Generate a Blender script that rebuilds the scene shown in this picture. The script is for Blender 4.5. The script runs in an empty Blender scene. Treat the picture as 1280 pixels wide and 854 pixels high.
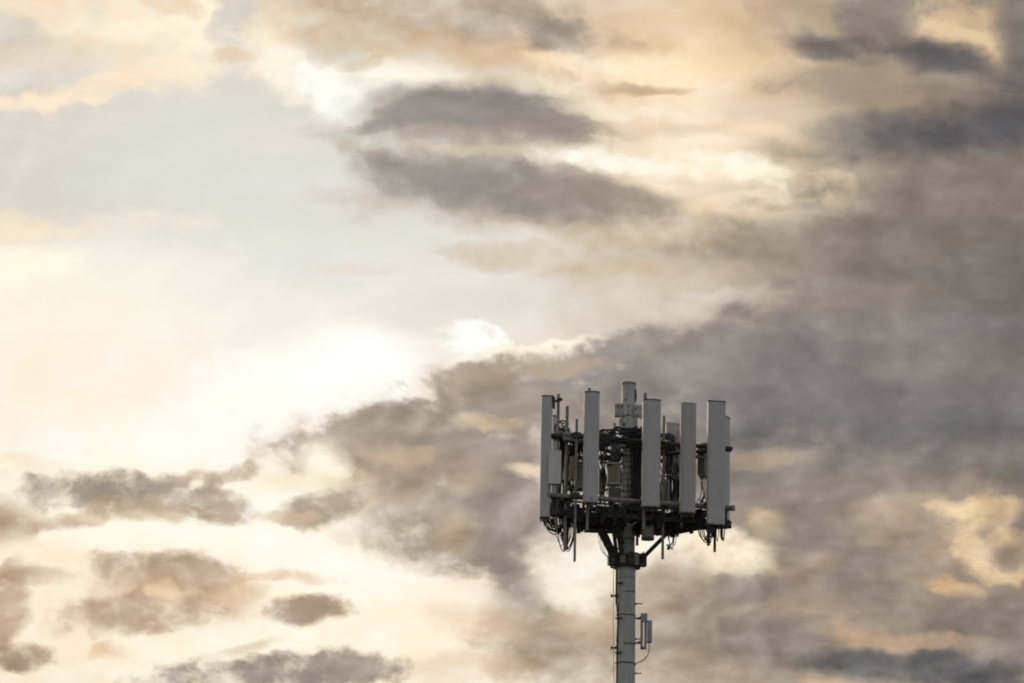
import bpy, math, random
from mathutils import Vector, Matrix
random.seed(7)
C = bpy.context.scene.collection
SC = bpy.context.scene
R = math.radians

# ------------------------------------------------------------------ camera
LENS = 150.0
F = 1280 * LENS / 36.0                      # focal length in photo pixels
CAM = Vector((0.0, -90.0, 1.6))
PITCH = R(15.75); YAW = R(1.558); ROLL = R(1.15)
ROT = (Matrix.Rotation(YAW, 3, 'Z') @ Matrix.Rotation(R(90) + PITCH, 3, 'X')
       @ Matrix.Rotation(ROLL, 3, 'Z'))
cd = bpy.data.cameras.new('camera'); cam = bpy.data.objects.new('camera', cd); C.objects.link(cam)
cam.location = CAM; cam.rotation_euler = ROT.to_euler()
cd.lens = LENS; cd.sensor_width = 36.0; cd.clip_start = 0.5; cd.clip_end = 20000
SC.camera = cam

def P(px, py, y):
    """world point at depth y that shows where the photograph has pixel px, py"""
    d = ROT @ Vector((px - 640, -(py - 427), -F))
    t = (y - CAM.y) / d.y
    return CAM + d * t

# ------------------------------------------------------------------ sun, exposure
SUN_AZ, SUN_EL = R(-36.0), R(18)           # left of the tower, behind it
sd = Vector((math.sin(SUN_AZ) * math.cos(SUN_EL), math.cos(SUN_AZ) * math.cos(SUN_EL), math.sin(SUN_EL)))
sl = bpy.data.lights.new('sun', 'SUN'); sl.energy = 0.9; sl.angle = R(16); sl.color = (1.0, 0.88, 0.7)
so = bpy.data.objects.new('sun', sl); C.objects.link(so); so.location = (-20, 0, 60)
so.rotation_euler = sd.to_track_quat('Z', 'Y').to_euler()
SC.view_settings.view_transform = 'Standard'; SC.view_settings.look = 'None'
SC.view_settings.exposure = 0.0; SC.view_settings.gamma = 1.0
SC.view_settings.use_curve_mapping = False
SC.cycles.filter_width = 1.9                 # long lens softness

# ------------------------------------------------------------------ sky
W = bpy.data.worlds.new('World'); SC.world = W; W.use_nodes = True
nt = W.node_tree; nt.nodes.clear(); L = nt.links

def node(t, ins=None, **kw):
    n = nt.nodes.new(t)
    for k, v in kw.items(): setattr(n, k, v)
    for k, v in (ins or {}).items():
        if hasattr(v, 'is_linked') or isinstance(v, bpy.types.NodeSocket): L.new(v, n.inputs[k])
        else: n.inputs[k].default_value = v
    return n
def M(op, a, b=0.0, c=0.0, clamp=False):
    return node('ShaderNodeMath', {0: a, 1: b, 2: c}, operation=op, use_clamp=clamp).outputs[0]
def VM(op, a, b=(0, 0, 0), c=(0, 0, 0)):
    return node('ShaderNodeVectorMath', {0: a, 1: b, 2: c}, operation=op)
def lin(c):
    o = []
    for v in c:
        v /= 255.0
        o.append(v / 12.92 if v <= .04045 else ((v + .055) / 1.055) ** 2.4)
    return (o[0], o[1], o[2], 1.0)

gen = node('ShaderNodeTexCoord').outputs['Generated']
AX = [ROT.col[0], ROT.col[1], -ROT.col[2]]   # fixed sky directions: right, up, and the bearing of the cloud bank
dx, dy, dz = [VM('DOT_PRODUCT', gen, tuple(a)).outputs['Value'] for a in AX]
zc = M('MAXIMUM', dz, 0.05)
K = F / 100.0
u = M('MULTIPLY_ADD', M('DIVIDE', dx, zc), K, 6.40)
v = M('MULTIPLY_ADD', M('DIVIDE', dy, zc), -K, 4.27)
UV = node('ShaderNodeCombineXYZ', {0: u, 1: v, 2: 1.0}).outputs[0]          # hundreds of photo pixels
def noise(vec, scale, detail=6, rough=.55, stretch=(1, 1, 1), lac=2.0, off=(0, 0, 0)):
    w = VM('MULTIPLY_ADD', vec, stretch, off).outputs[0]
    return node('ShaderNodeTexNoise', {'Vector': w, 'Scale': scale, 'Detail': detail, 'Roughness': rough, 'Lacunarity': lac},
                noise_dimensions='3D')
def centred(n, amp):
    return VM('MULTIPLY', VM('SUBTRACT', n.outputs['Color'], (.5, .5, .5)).outputs[0], amp).outputs[0]
w1 = centred(noise(UV, 0.85, 2, .5, (1, 1.5, 1)), (.6, .32, 0))
w2 = centred(noise(UV, 2.4, 5, .52, (1, 1.3, 1), off=(3, 7, 1)), (.32, .22, 0))
WUV = VM('ADD', VM('ADD', UV, w1).outputs[0], w2).outputs[0]
SUVn = centred(noise(UV, 1.1, 4, .5, (1, 1.6, 1), off=(9, 2, 5)), (.6, .35, 0))
SUV = VM('ADD', UV, SUVn).outputs[0]                                  # gentler warp for soft layers
edge = M('SUBTRACT', noise(UV, 1.5, 5, .5, (1, 1.45, 1), off=(1, 5, 9)).outputs['Fac'], .5)
def puffs(vec, scale, stretch, off):
    w = VM('MULTIPLY_ADD', vec, stretch, off).outputs[0]
    n = node('ShaderNodeTexVoronoi', {'Vector': w, 'Scale': scale, 'Detail': 3.0, 'Roughness': .5, 'Lacunarity': 2.1, 'Smoothness': .35},
             voronoi_dimensions='2D', feature='SMOOTH_F1', normalize=True)
    return n.outputs['Distance']
edge2 = M('MULTIPLY_ADD', puffs(WUV, 2.6, (1, 1.35, 1), (4, 4, 2)), .95, M('SUBTRACT', noise(WUV, 4.5, 4, .5, (1, 1.3, 1), off=(4, 4, 2)).outputs['Fac'], .80))
EDGE = [M('MULTIPLY_ADD', edge2, e2, M('MULTIPLY', edge, e1)) for e1, e2 in ((2.0, .9), (2.8, 1.3), (3.2, 1.8), (.8, .2), (3.4, 2.6), (3.2, 2.2), (1.7, .6))]

tiny = 0.0                                    # keeps the shader compiler from starting the lobes before the edge noise is ready
for e in EDGE: tiny = M('MULTIPLY_ADD', e, 1e-9, tiny)
tiny = node('ShaderNodeCombineXYZ', {0: tiny}).outputs[0]
WSRC = VM('ADD', WUV, tiny).outputs[0]; SSRC = VM('ADD', SUV, tiny).outputs[0]

col = None
def stroke(cx, cy, rx, ry, rot, soft, op, rgb, kind='c'):
    """one cloud lobe or gap of the cloud bank: an ellipse on the sky with a noisy edge.
    soft 0.1 = billowy rim, 1 = fades all the way from the middle"""
    global col
    src = SSRC if kind == 's' else WSRC
    ca, sa = math.cos(R(rot)), math.sin(R(rot)); X, Y, rx, ry = cx / 100, cy / 100, rx / 100, ry / 100
    A = VM('DOT_PRODUCT', src, (ca / rx, sa / rx, -(ca * X + sa * Y) / rx)).outputs['Value']
    B = VM('DOT_PRODUCT', src, (-sa / ry, ca / ry, (sa * X - ca * Y) / ry)).outputs['Value']
    e = EDGE[3] if kind == 's' else EDGE[5] if kind == 'b' else EDGE[6] if kind == 'l' else EDGE[0] if ry > .6 else EDGE[1] if ry > .25 else EDGE[2] if ry > .13 else EDGE[4]
    r = M('ADD', M('MULTIPLY_ADD', B, B, M('MULTIPLY', A, A)), e)
    lo, hi = (1.3 + soft * 1.05, .5 - soft * 1.2)
    a = node('ShaderNodeMapRange', {'Value': r, 'From Min': lo, 'From Max': hi, 'To Min': 0.0, 'To Max': op},
             interpolation_type='SMOOTHSTEP').outputs[0]
    mx = node('ShaderNodeMix', {0: a}, data_type='RGBA')
    L.new(col, mx.inputs[6]); mx.inputs[7].default_value = lin(rgb)
    col = mx.outputs[2]
base = node('ShaderNodeRGB'); base.outputs[0].default_value = lin((214, 212, 203)); col = base.outputs[0]
S = 's'; B = 'b'; H = 'h'; K_ = 'l'
STROKES = [
 # broad light of the bank: pale gap, glow towards the sun, dark side to the right
 (120, 190, 320, 190, 0, .9, 1, (216, 211, 200), S),
 (330, 220, 230, 110, 10, .9, 1, (224, 220, 210), S),
 (420, 290, 240, 70, 0, .9, .9, (224, 222, 213), S),
 (620, 330, 260, 120, 0, .9, 1, (226, 221, 211), S),
 (130, 450, 500, 130, 0, .8, 1, (252, 244, 230), S),
 (60, 360, 200, 70, 0, .8, .8, (252, 244, 228), S),
 (300, 720, 560, 200, 0, .6, 1, (255, 245, 226), S),
 (640, 700, 300, 160, 0, .8, 1, (253, 241, 220), S),
 (1240, 470, 420, 560, 0, .8, 1, (124, 117, 111), S),
 (1310, 420, 170, 480, 0, 1, .9, (102, 98, 96), S),
 (1120, 90, 330, 190, 0, .8, .9, (152, 139, 125), S),
 (790, 60, 260, 150, 0, .9, .9, (219, 198, 168), S),
 (880, 110, 120, 110, 0, .9, .8, (238, 216, 182), S),
 (880, 210, 190, 90, 0, .8, .9, (238, 222, 196), S),
 (860, 350, 150, 60, 0, .9, .8, (208, 198, 182), S),
 (1010, 700, 330, 200, 0, .6, 1, (160, 148, 136), S),
 (360, 478, 150, 56, -14, .8, 1, (255, 253, 247), S),
 (445, 468, 72, 46, -20, .8, 1, (255, 255, 252), S),
 (230, 545, 260, 50, -5, .9, .9, (255, 252, 243), S),
 (60, 480, 180, 60, 0, 1, .6, (251, 240, 224), S),
 (300, 660, 260, 40, 0, .9, .9, (255, 251, 240), S),
 (450, 720, 160, 50, 0, .9, .8, (255, 249, 236), S),
 (50, 790, 130, 80, 0, .9, .7, (246, 230, 204), S),
 (350, 175, 60, 20, 0, 1, .5, (229, 222, 209), S),
 (395, 335, 80, 30, 0, 1, .6, (223, 222, 216), S),
 (330, 410, 60, 14, -25, 1, .5, (236, 230, 219), S),
 # upper left broken clouds
 (180, 35, 120, 48, 10, .7, .95, (254, 241, 216)),
 (60, 10, 120, 18, 0, .8, .8, (240, 222, 196)),
 (240, 28, 45, 42, 0, .5, .95, (255, 244, 222)),
 (190, 80, 60, 32, 20, .7, .8, (251, 235, 210)),
 (212, 4, 40, 14, 10, .7, .8, (226, 204, 172)),
 (100, 72, 90, 18, 0, .9, .5, (228, 214, 192)),
 (110, 112, 65, 16, -18, .8, .85, (250, 231, 204)),
 (45, 130, 85, 9, -6, .7, .9, (252, 233, 206)),
 (20, 280, 80, 20, 0, .9, .7, (251, 230, 200)),
 (30, 330, 60, 24, 0, .7, .8, (255, 247, 226)),
 (225, 278, 60, 12, 5, .9, .6, (246, 232, 212), B),
 (300, 24, 20, 42, 25, .7, .8, (203, 204, 200)),
 # the bright curl and tan ceiling in the top middle
 (345, 45, 42, 55, 15, .6, .9, (246, 232, 208)),
 (375, 95, 84, 34, 32, .5, .95, (254, 244, 224)),
 (408, 112, 50, 26, 35, .6, 1, (255, 254, 248)),
 (480, 92, 100, 24, -6, .6, .95, (255, 248, 232)),
 (297, 70, 26, 10, 0, .6, .8, (222, 202, 175)),
 (455, 25, 120, 46, 12, .7, .95, (212, 192, 164)),
 (560, 20, 150, 40, 8, .7, .9, (184, 171, 155)),
 (600, 66, 110, 22, 6, .8, .85, (210, 188, 158)),
 (445, 84, 22, 10, 0, .7, .6, (200, 180, 155)),
 (640, 14, 70, 24, 0, .7, .8, (168, 158, 146)),
 (690, 48, 50, 22, 10, .5, .85, (154, 145, 138)),
 (605, 44, 36, 14, 0, .7, .7, (166, 155, 143)),
 (775, 57, 36, 12, 15, .7, .7, (190, 168, 142)),
 (720, 84, 70, 13, 5, .8, .8, (250, 232, 202), B),
 (830, 86, 90, 22, 0, .8, .85, (253, 237, 206)),
 (905, 75, 60, 34, 0, .8, .7, (250, 231, 198)),
 (865, 115, 60, 26, 0, .8, .7, (252, 238, 212)),
 (940, 40, 60, 50, 0, .9, .6, (205, 182, 150)),
 (1010, 20, 80, 40, 0, .9, .6, (168, 153, 135)),
 (1095, 24, 42, 50, 0, .6, .9, (124, 116, 111)),
 # lens shaped dark clouds
 (610, 172, 165, 24, 2, .9, .85, (184, 170, 152)),
 (612, 148, 150, 34, 3, .55, .85, (160, 150, 141), K_),
 (608, 130, 116, 28, 3, .4, .97, (134, 129, 127), K_),
 (520, 138, 78, 14, -16, .5, .9, (148, 140, 135), K_),
 (680, 156, 120, 17, 8, .6, .9, (152, 143, 137), K_),
 (790, 110, 70, 6, -1, .6, .85, (190, 169, 144), K_),
 (600, 190, 120, 8, 2, .9, .6, (222, 203, 175)),
 (640, 266, 200, 26, 5, .9, .8, (192, 177, 157)),
 (560, 222, 105, 30, 10, .6, .9, (160, 150, 140), K_),
 (650, 236, 176, 38, 7, .6, .97, (143, 136, 130), K_),
 (740, 246, 105, 17, 6, .6, .9, (154, 143, 133), K_),
 (765, 200, 95, 17, 6, .6, 1, (255, 250, 236)),
 (840, 178, 90, 16, 0, .9, .8, (252, 239, 214), B),
 (862, 222, 80, 26, 5, .7, .85, (253, 241, 216)),
 (945, 218, 58, 24, 15, .5, .95, (255, 247, 226), B),
 (975, 166, 60, 12, 12, .6, .95, (249, 230, 198), B),
 (930, 185, 50, 10, 0, .8, .6, (240, 222, 194)),
 (1038, 234, 48, 26, 10, .4, .95, (252, 235, 203), B),
 (930, 265, 70, 10, 5, .8, .7, (248, 230, 200), B),
 (1000, 228, 22, 16, 0, .9, .6, (184, 168, 150), B),
 (900, 240, 40, 7, 0, .8, .5, (200, 184, 164)),
 (820, 300, 110, 18, 0, .9, .6, (203, 186, 162)),
 (960, 130, 60, 30, 0, 1, .5, (200, 186, 166)),
 (700, 108, 60, 12, 0, .8, .6, (255, 244, 220), B),
 (800, 136, 90, 10, 4, .9, .6, (255, 245, 222), B),
 (835, 158, 70, 8, 0, .9, .6, (218, 202, 178), B),
 (900, 200, 44, 9, 10, .8, .7, (255, 250, 234), B),
 (835, 216, 44, 12, 5, .8, .6, (255, 250, 236), B),
 (890, 232, 60, 7, 5, .9, .6, (214, 198, 174), B),
 (1000, 205, 30, 12, 20, .8, .6, (214, 194, 166), B),
 (1060, 225, 18, 16, 0, .6, .7, (255, 240, 212), B),
 (1020, 262, 40, 8, 0, .8, .6, (206, 198, 186), B),
 (960, 250, 26, 7, 0, .8, .7, (255, 244, 218), B),
 # upper right
 (1085, 112, 110, 24, 6, .9, .8, (154, 142, 128)),
 (1205, 34, 62, 40, 25, .5, .95, (202, 181, 150), B),
 (1200, 56, 50, 16, 30, .6, .9, (222, 200, 166), B),
 (1030, 57, 56, 19, 12, .5, .95, (106, 101, 102), K_),
 (1172, 74, 80, 20, 12, .45, .97, (94, 92, 95), K_),
 (1268, 70, 32, 80, 0, .7, .9, (100, 97, 97)),
 (1130, 128, 110, 10, -3, 1, .7, (166, 151, 134)),
 (1170, 168, 190, 32, -4, .7, .97, (94, 93, 95), K_),
 (1280, 150, 110, 54, 0, 1, .7, (86, 86, 89)),
 (1150, 240, 160, 42, 0, .9, .8, (129, 120, 113)),
 (1100, 320, 240, 60, 0, .9, .8, (121, 114, 109)),
 (960, 320, 90, 30, 0, 1, .6, (160, 148, 134)),
 (690, 330, 115, 18, 6, .7, .85, (207, 191, 170)),
 (820, 345, 120, 22, 0, .9, .7, (206, 193, 174)),
 (700, 372, 140, 24, 0, 1, .6, (221, 219, 210)),
 (880, 385, 66, 16, -5, .8, .9, (216, 211, 200)),
 (440, 338, 50, 8, 0, .9, .6, (228, 214, 196)),
 # lit rims along the top of the great cloud
 (560, 385, 90, 26, 0, .9, .8, (224, 221, 212), S),
 (590, 428, 50, 21, 12, .2, 1, (255, 255, 251)),
 (640, 440, 70, 10, -5, .6, .9, (252, 241, 222)),
 (705, 431, 54, 11, -2, .3, 1, (254, 245, 226)),
 (488, 495, 34, 40, 10, .9, .9, (255, 254, 248)),
 (430, 520, 70, 28, -30, .8, .95, (255, 251, 240)),
 # the great grey cloud
 (1010, 400, 140, 34, -8, .7, .85, (150, 139, 129)),
 (930, 425, 100, 30, -10, .5, .9, (146, 138, 131)),
 (1030, 480, 330, 90, -4, .5, .95, (123, 120, 120)),
 (820, 440, 90, 32, -4, .2, .9, (146, 139, 134)),
 (740, 480, 210, 46, -5, .25, .97, (143, 138, 136)),
 (600, 484, 84, 30, -8, .2, .95, (170, 156, 142)),
 (690, 458, 70, 14, -4, .5, .8, (182, 167, 149)),
 (560, 530, 170, 38, -8, .35, .97, (158, 147, 137)),
 (450, 548, 92, 30, -14, .4, .92, (172, 157, 140)),
 (620, 560, 240, 60, 0, .7, .9, (157, 149, 140)),
 (550, 630, 152, 74, 14, .45, .97, (154, 144, 134)),
 (480, 600, 84, 44, 20, .5, .92, (170, 156, 141)),
 (640, 664, 94, 86, 0, .4, .97, (146, 138, 131)),
 (644, 742, 46, 52, 0, .5, .97, (146, 138, 131)),
 (1100, 540, 300, 48, 0, .8, .85, (112, 110, 111)),
 (980, 500, 170, 20, 0, .9, .6, (128, 124, 124)),
 (1180, 450, 110, 26, 0, .9, .5, (134, 126, 119)),
 (1080, 590, 240, 20, 0, .9, .6, (124, 118, 114)),
 (610, 580, 120, 20, -10, .6, .8, (150, 142, 138)),
 (540, 590, 110, 18, -6, .9, .4, (188, 171, 151)),
 (600, 530, 44, 12, 5, .9, .7, (214, 194, 166), B),
 (500, 568, 46, 10, 0, .9, .6, (200, 181, 155)),
 (668, 592, 24, 7, 5, .9, 1, (250, 234, 206), B),
 (596, 606, 34, 10, 0, .9, .6, (206, 187, 160), B),
 (570, 664, 24, 28, 0, 1, .5, (206, 186, 158), B),
 (640, 616, 60, 24, 0, .8, .5, (146, 139, 134)),
 (402, 580, 32, 30, 0, .7, .95, (255, 249, 233)),
 # right lower side
 (960, 610, 170, 34, 0, .8, .8, (126, 122, 119)),
 (950, 574, 70, 12, 0, .8, .8, (176, 161, 143), B),
 (1060, 660, 150, 60, 0, .8, .7, (146, 136, 127)),
 (1010, 720, 90, 40, 0, .9, .6, (164, 149, 134)),
 (835, 682, 84, 32, 4, .9, .95, (255, 247, 230)),
 (730, 705, 66, 46, 0, .9, .95, (255, 249, 234)),
 (914, 704, 44, 34, 20, .8, .95, (254, 241, 216), B),
 (960, 652, 30, 18, 10, .8, .9, (236, 216, 184), B),
 (1025, 700, 24, 12, 0, .8, .6, (196, 173, 146), B),
 (846, 746, 60, 48, 0, .5, .95, (168, 153, 136)),
 (905, 795, 130, 56, 0, .6, .9, (152, 141, 130)),
 (940, 742, 50, 26, 10, .5, .8, (136, 129, 124)),
 (1080, 765, 170, 44, 0, .8, .7, (150, 139, 128)),
 (870, 842, 90, 30, 0, .9, .5, (176, 159, 140)),
 (1155, 680, 80, 48, 0, .5, .85, (152, 139, 126)),
 (1120, 632, 56, 14, -12, .7, .7, (184, 166, 145), B),
 (1000, 665, 60, 26, 10, .5, .7, (132, 126, 121)),
 (1060, 700, 80, 20, 0, .7, .7, (134, 127, 121)),
 (1000, 765, 70, 20, -8, .7, .6, (172, 155, 136), B),
 (960, 800, 80, 34, 0, .6, .7, (136, 128, 122)),
 (1190, 752, 70, 12, 6, .8, .6, (168, 150, 132), B),
 (1090, 740, 60, 24, 0, .6, .6, (134, 126, 120)),
 (1130, 650, 50, 16, -20, .8, .6, (176, 160, 142)),
 (1250, 604, 60, 26, 0, .7, .8, (112, 106, 104)),
 (1240, 664, 70, 50, 15, 1, .85, (176, 158, 136), B),
 (1188, 632, 30, 12, 15, 1, .9, (240, 218, 180), B),
 (1202, 652, 20, 20, -10, 1, .7, (246, 224, 184), B),
 (1250, 642, 40, 18, 20, 1, .8, (226, 202, 164), B),
 (1214, 690, 18, 20, 0, 1, .7, (244, 222, 184), B),
 (1250, 712, 34, 13, 10, 1, .7, (238, 214, 174), B),
 (1268, 640, 24, 12, 30, 1, .7, (226, 202, 164), B),
 (1262, 670, 22, 12, 0, .7, .7, (226, 202, 164), B),
 (1183, 730, 44, 11, 15, .7, .9, (216, 188, 150), B),
 (1262, 694, 16, 14, 0, .8, .8, (140, 128, 116), B),
 (1279, 650, 22, 26, 0, .6, .9, (106, 101, 100)),
 (1215, 774, 90, 30, 0, .7, .8, (122, 114, 107)),
 (1090, 800, 54, 14, 10, 1, .8, (198, 175, 146), B),
 (1160, 802, 70, 10, 0, .9, .7, (190, 167, 140)),
 (1040, 850, 30, 12, 0, 1, .7, (206, 180, 148), B),
 (1135, 834, 135, 22, 3, .35, .97, (100, 98, 98), K_),
 (1225, 838, 70, 24, 0, .6, .9, (98, 97, 98)),
 # bottom middle
 (690, 812, 86, 42, 0, .6, .92, (166, 153, 138)),
 (740, 774, 44, 24, 0, .7, .7, (194, 174, 150)),
 (590, 764, 60, 30, 20, .9, .6, (226, 204, 174)),
 (560, 834, 80, 18, 0, .8, .7, (216, 194, 162)),
 (560, 744, 50, 16, 10, .9, .7, (255, 250, 238)),
 (720, 748, 34, 18, 0, .8, .9, (255, 248, 232)),
 # bottom left streaks
 (25, 588, 60, 16, 0, .9, .5, (226, 202, 170)),
 (6, 648, 52, 34, 12, .5, .95, (176, 158, 137), H),
 (80, 652, 60, 11, -8, .6, .85, (188, 168, 144)),
 (145, 614, 128, 20, 2, .45, .97, (158, 148, 137), H),
 (262, 592, 62, 9, -8, .5, .85, (180, 164, 147)),
 (180, 636, 70, 13, 5, .7, .8, (186, 167, 145)),
 (266, 632, 42, 24, 5, .5, .9, (170, 155, 139)),
 (402, 632, 52, 22, -14, .5, .97, (164, 150, 136), H),
 (355, 647, 34, 9, 0, .8, .7, (206, 186, 160)),
 (30, 692, 80, 20, 0, .9, .7, (250, 224, 188)),
 (8, 765, 24, 66, 12, .5, .93, (180, 158, 132), H),
 (20, 720, 56, 15, 0, .6, .9, (180, 160, 136)),
 (14, 820, 44, 15, 0, .5, .95, (160, 144, 127)),
 (212, 740, 110, 46, 3, .8, .8, (214, 190, 160), H),
 (212, 712, 84, 21, 5, .5, .93, (168, 152, 135)),
 (235, 745, 90, 28, 5, .9, .6, (200, 180, 154)),
 (165, 770, 100, 23, -4, .55, .93, (174, 155, 134)),
 (210, 742, 16, 8, 10, .9, .6, (252, 232, 200), B),
 (345, 724, 66, 8, 2, .7, .8, (218, 194, 163)),
 (300, 747, 30, 8, 0, .8, .6, (218, 194, 163)),
 (386, 767, 54, 17, -5, .45, .97, (168, 152, 136), H),
 (144, 812, 24, 10, 0, .7, .7, (214, 188, 156)),
 (295, 816, 44, 8, -18, .6, .9, (186, 167, 146)),
 (350, 843, 155, 22, -3, .35, .97, (150, 142, 134), H),
 (440, 836, 60, 22, 5, .45, .95, (156, 146, 137)),
]
for s in STROKES:
    if s[-1] == H:                                  # thin lit margin round a small cloud near the sun
        stroke(s[0], s[1] - 3, s[2] * 1.22, s[3] * 1.4 + 5, s[4], .8, .75, (255, 248, 228))
        s = s[:-1]
    stroke(*s)
# billows: the side of each lump that faces the sun, low in the brightest gap, is lighter
ts = VM('NORMALIZE', VM('SUBTRACT', (4.3, 4.7, 1.0), UV).outputs[0]).outputs[0]
gap = node('ShaderNodeMapRange', {'Value': VM('LENGTH', VM('MULTIPLY', VM('SUBTRACT', UV, (3.3, 2.6, 1)).outputs[0], (.25, .48, 1)).outputs[0]).outputs['Value'], 'From Min': .6, 'From Max': 1.25}).outputs[0]
def lumps(vec):
    a = noise(vec, 1.2, 5, .48, (1, 1.5, 1), off=(2, 8, 3)).outputs['Fac']
    return M('MULTIPLY_ADD', puffs(vec, 1.5, (1, 1.5, 1), (7, 3, 5)), -.35, a)
na = lumps(SUV); nb = lumps(VM('MULTIPLY_ADD', ts, (.2, .2, 0), SUV).outputs[0])
lit = M('SUBTRACT', na, nb)
amt = node('ShaderNodeMapRange', {'Value': u, 'From Min': 5.0, 'From Max': 10.0, 'To Min': -1.15, 'To Max': -.45}).outputs[0]
low = node('ShaderNodeMapRange', {'Value': v, 'From Min': 5.2, 'From Max': 6.6, 'To Min': 1.0, 'To Max': 2.2}).outputs[0]
side = node('ShaderNodeMapRange', {'Value': u, 'From Min': 6.0, 'From Max': 9.0, 'To Min': 1.0, 'To Max': 0.0}).outputs[0]
amt = M('MULTIPLY', amt, M('ADD', M('MULTIPLY', low, M('SUBTRACT', 1.0, side)), side))
lay = noise(UV, .7, 4, .5, (1, 3.2, 1), off=(6, 2, 3)).outputs['Fac']
tx = M('MULTIPLY_ADD', M('SUBTRACT', lay, .5), .5, M('MULTIPLY', lit, amt))
tx = M('MULTIPLY_ADD', tx, M('MULTIPLY_ADD', gap, .8, .2), .98)
bank = node('ShaderNodeGamma', {'Color': col, 'Gamma': tx}).outputs[0]
# thin parts of the cover pass a golden light
Y = VM('DOT_PRODUCT', bank, (.2, .7, .1)).outputs['Value']
wy = M('MULTIPLY', M('MULTIPLY', Y, M('SUBTRACT', 1.05, Y)), 4.0, clamp=True)
wy = M('MULTIPLY', wy, gap)
gold = node('ShaderNodeCombineXYZ', {0: M('MULTIPLY_ADD', wy, .045, 1.015), 1: M('MULTIPLY_ADD', wy, -.018, 1.03), 2: M('MULTIPLY_ADD', wy, -.07, 1.04)}).outputs[0]
bank = VM('MULTIPLY', bank, gold).outputs[0]
# the rest of the sky, all round: Nishita sky under a broken grey cover, brighter towards the sun
sky = node('ShaderNodeTexSky', sky_type='NISHITA', sun_disc=False, sun_elevation=SUN_EL, sun_rotation=SUN_AZ)
nis = VM('SCALE', sky.outputs[0]); nis.inputs['Scale'].default_value = 0.06; nis = nis.outputs[0]
cs = M('MAXIMUM', VM('DOT_PRODUCT', gen, tuple(sd)).outputs['Value'], 0.0)
glow = M('POWER', cs, 5.0)
gc = node('ShaderNodeMix', {0: glow}, data_type='RGBA')
gc.inputs[6].default_value = lin((168, 166, 169)); gc.inputs[7].default_value = lin((250, 232, 205))
cn = noise(gen, 3.0, 7, .6, (1, 1, 2.2)).outputs['Fac']
cf = node('ShaderNodeMapRange', {'Value': cn, 'From Min': .35, 'From Max': .6, 'To Min': .55, 'To Max': 1.0}, interpolation_type='SMOOTHSTEP').outputs[0]
far = node('ShaderNodeMix', {0: cf}, data_type='RGBA')
L.new(nis, far.inputs[6]); L.new(gc.outputs[2], far.inputs[7])
# where the cloud bank gives way to the rest of the sky
rr = VM('LENGTH', node('ShaderNodeMapping', {'Vector': SUV, 'Location': (6.4, 4.27, 1), 'Scale': (13.0, 10.0, 1)}, vector_type='TEXTURE').outputs[0]).outputs['Value']
inb = node('ShaderNodeMapRange', {'Value': rr, 'From Min': 1.35, 'From Max': .75}, interpolation_type='SMOOTHSTEP').outputs[0]
inb = M('MULTIPLY', inb, M('GREATER_THAN', dz, 0.3))
fin = node('ShaderNodeMix', {0: inb}, data_type='RGBA')
L.new(far.outputs[2], fin.inputs[6]); L.new(bank, fin.inputs[7])
bg = node('ShaderNodeBackground', {'Color': fin.outputs[2], 'Strength': 1.0})
out = node('ShaderNodeOutputWorld', {'Surface': bg.outputs[0]})
W.cycles.sampling_method = 'MANUAL'; W.cycles.sample_map_resolution = 512
SC.cycles.use_adaptive_sampling = True; SC.cycles.adaptive_threshold = 0.03; SC.cycles.adaptive_min_samples = 6
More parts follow.
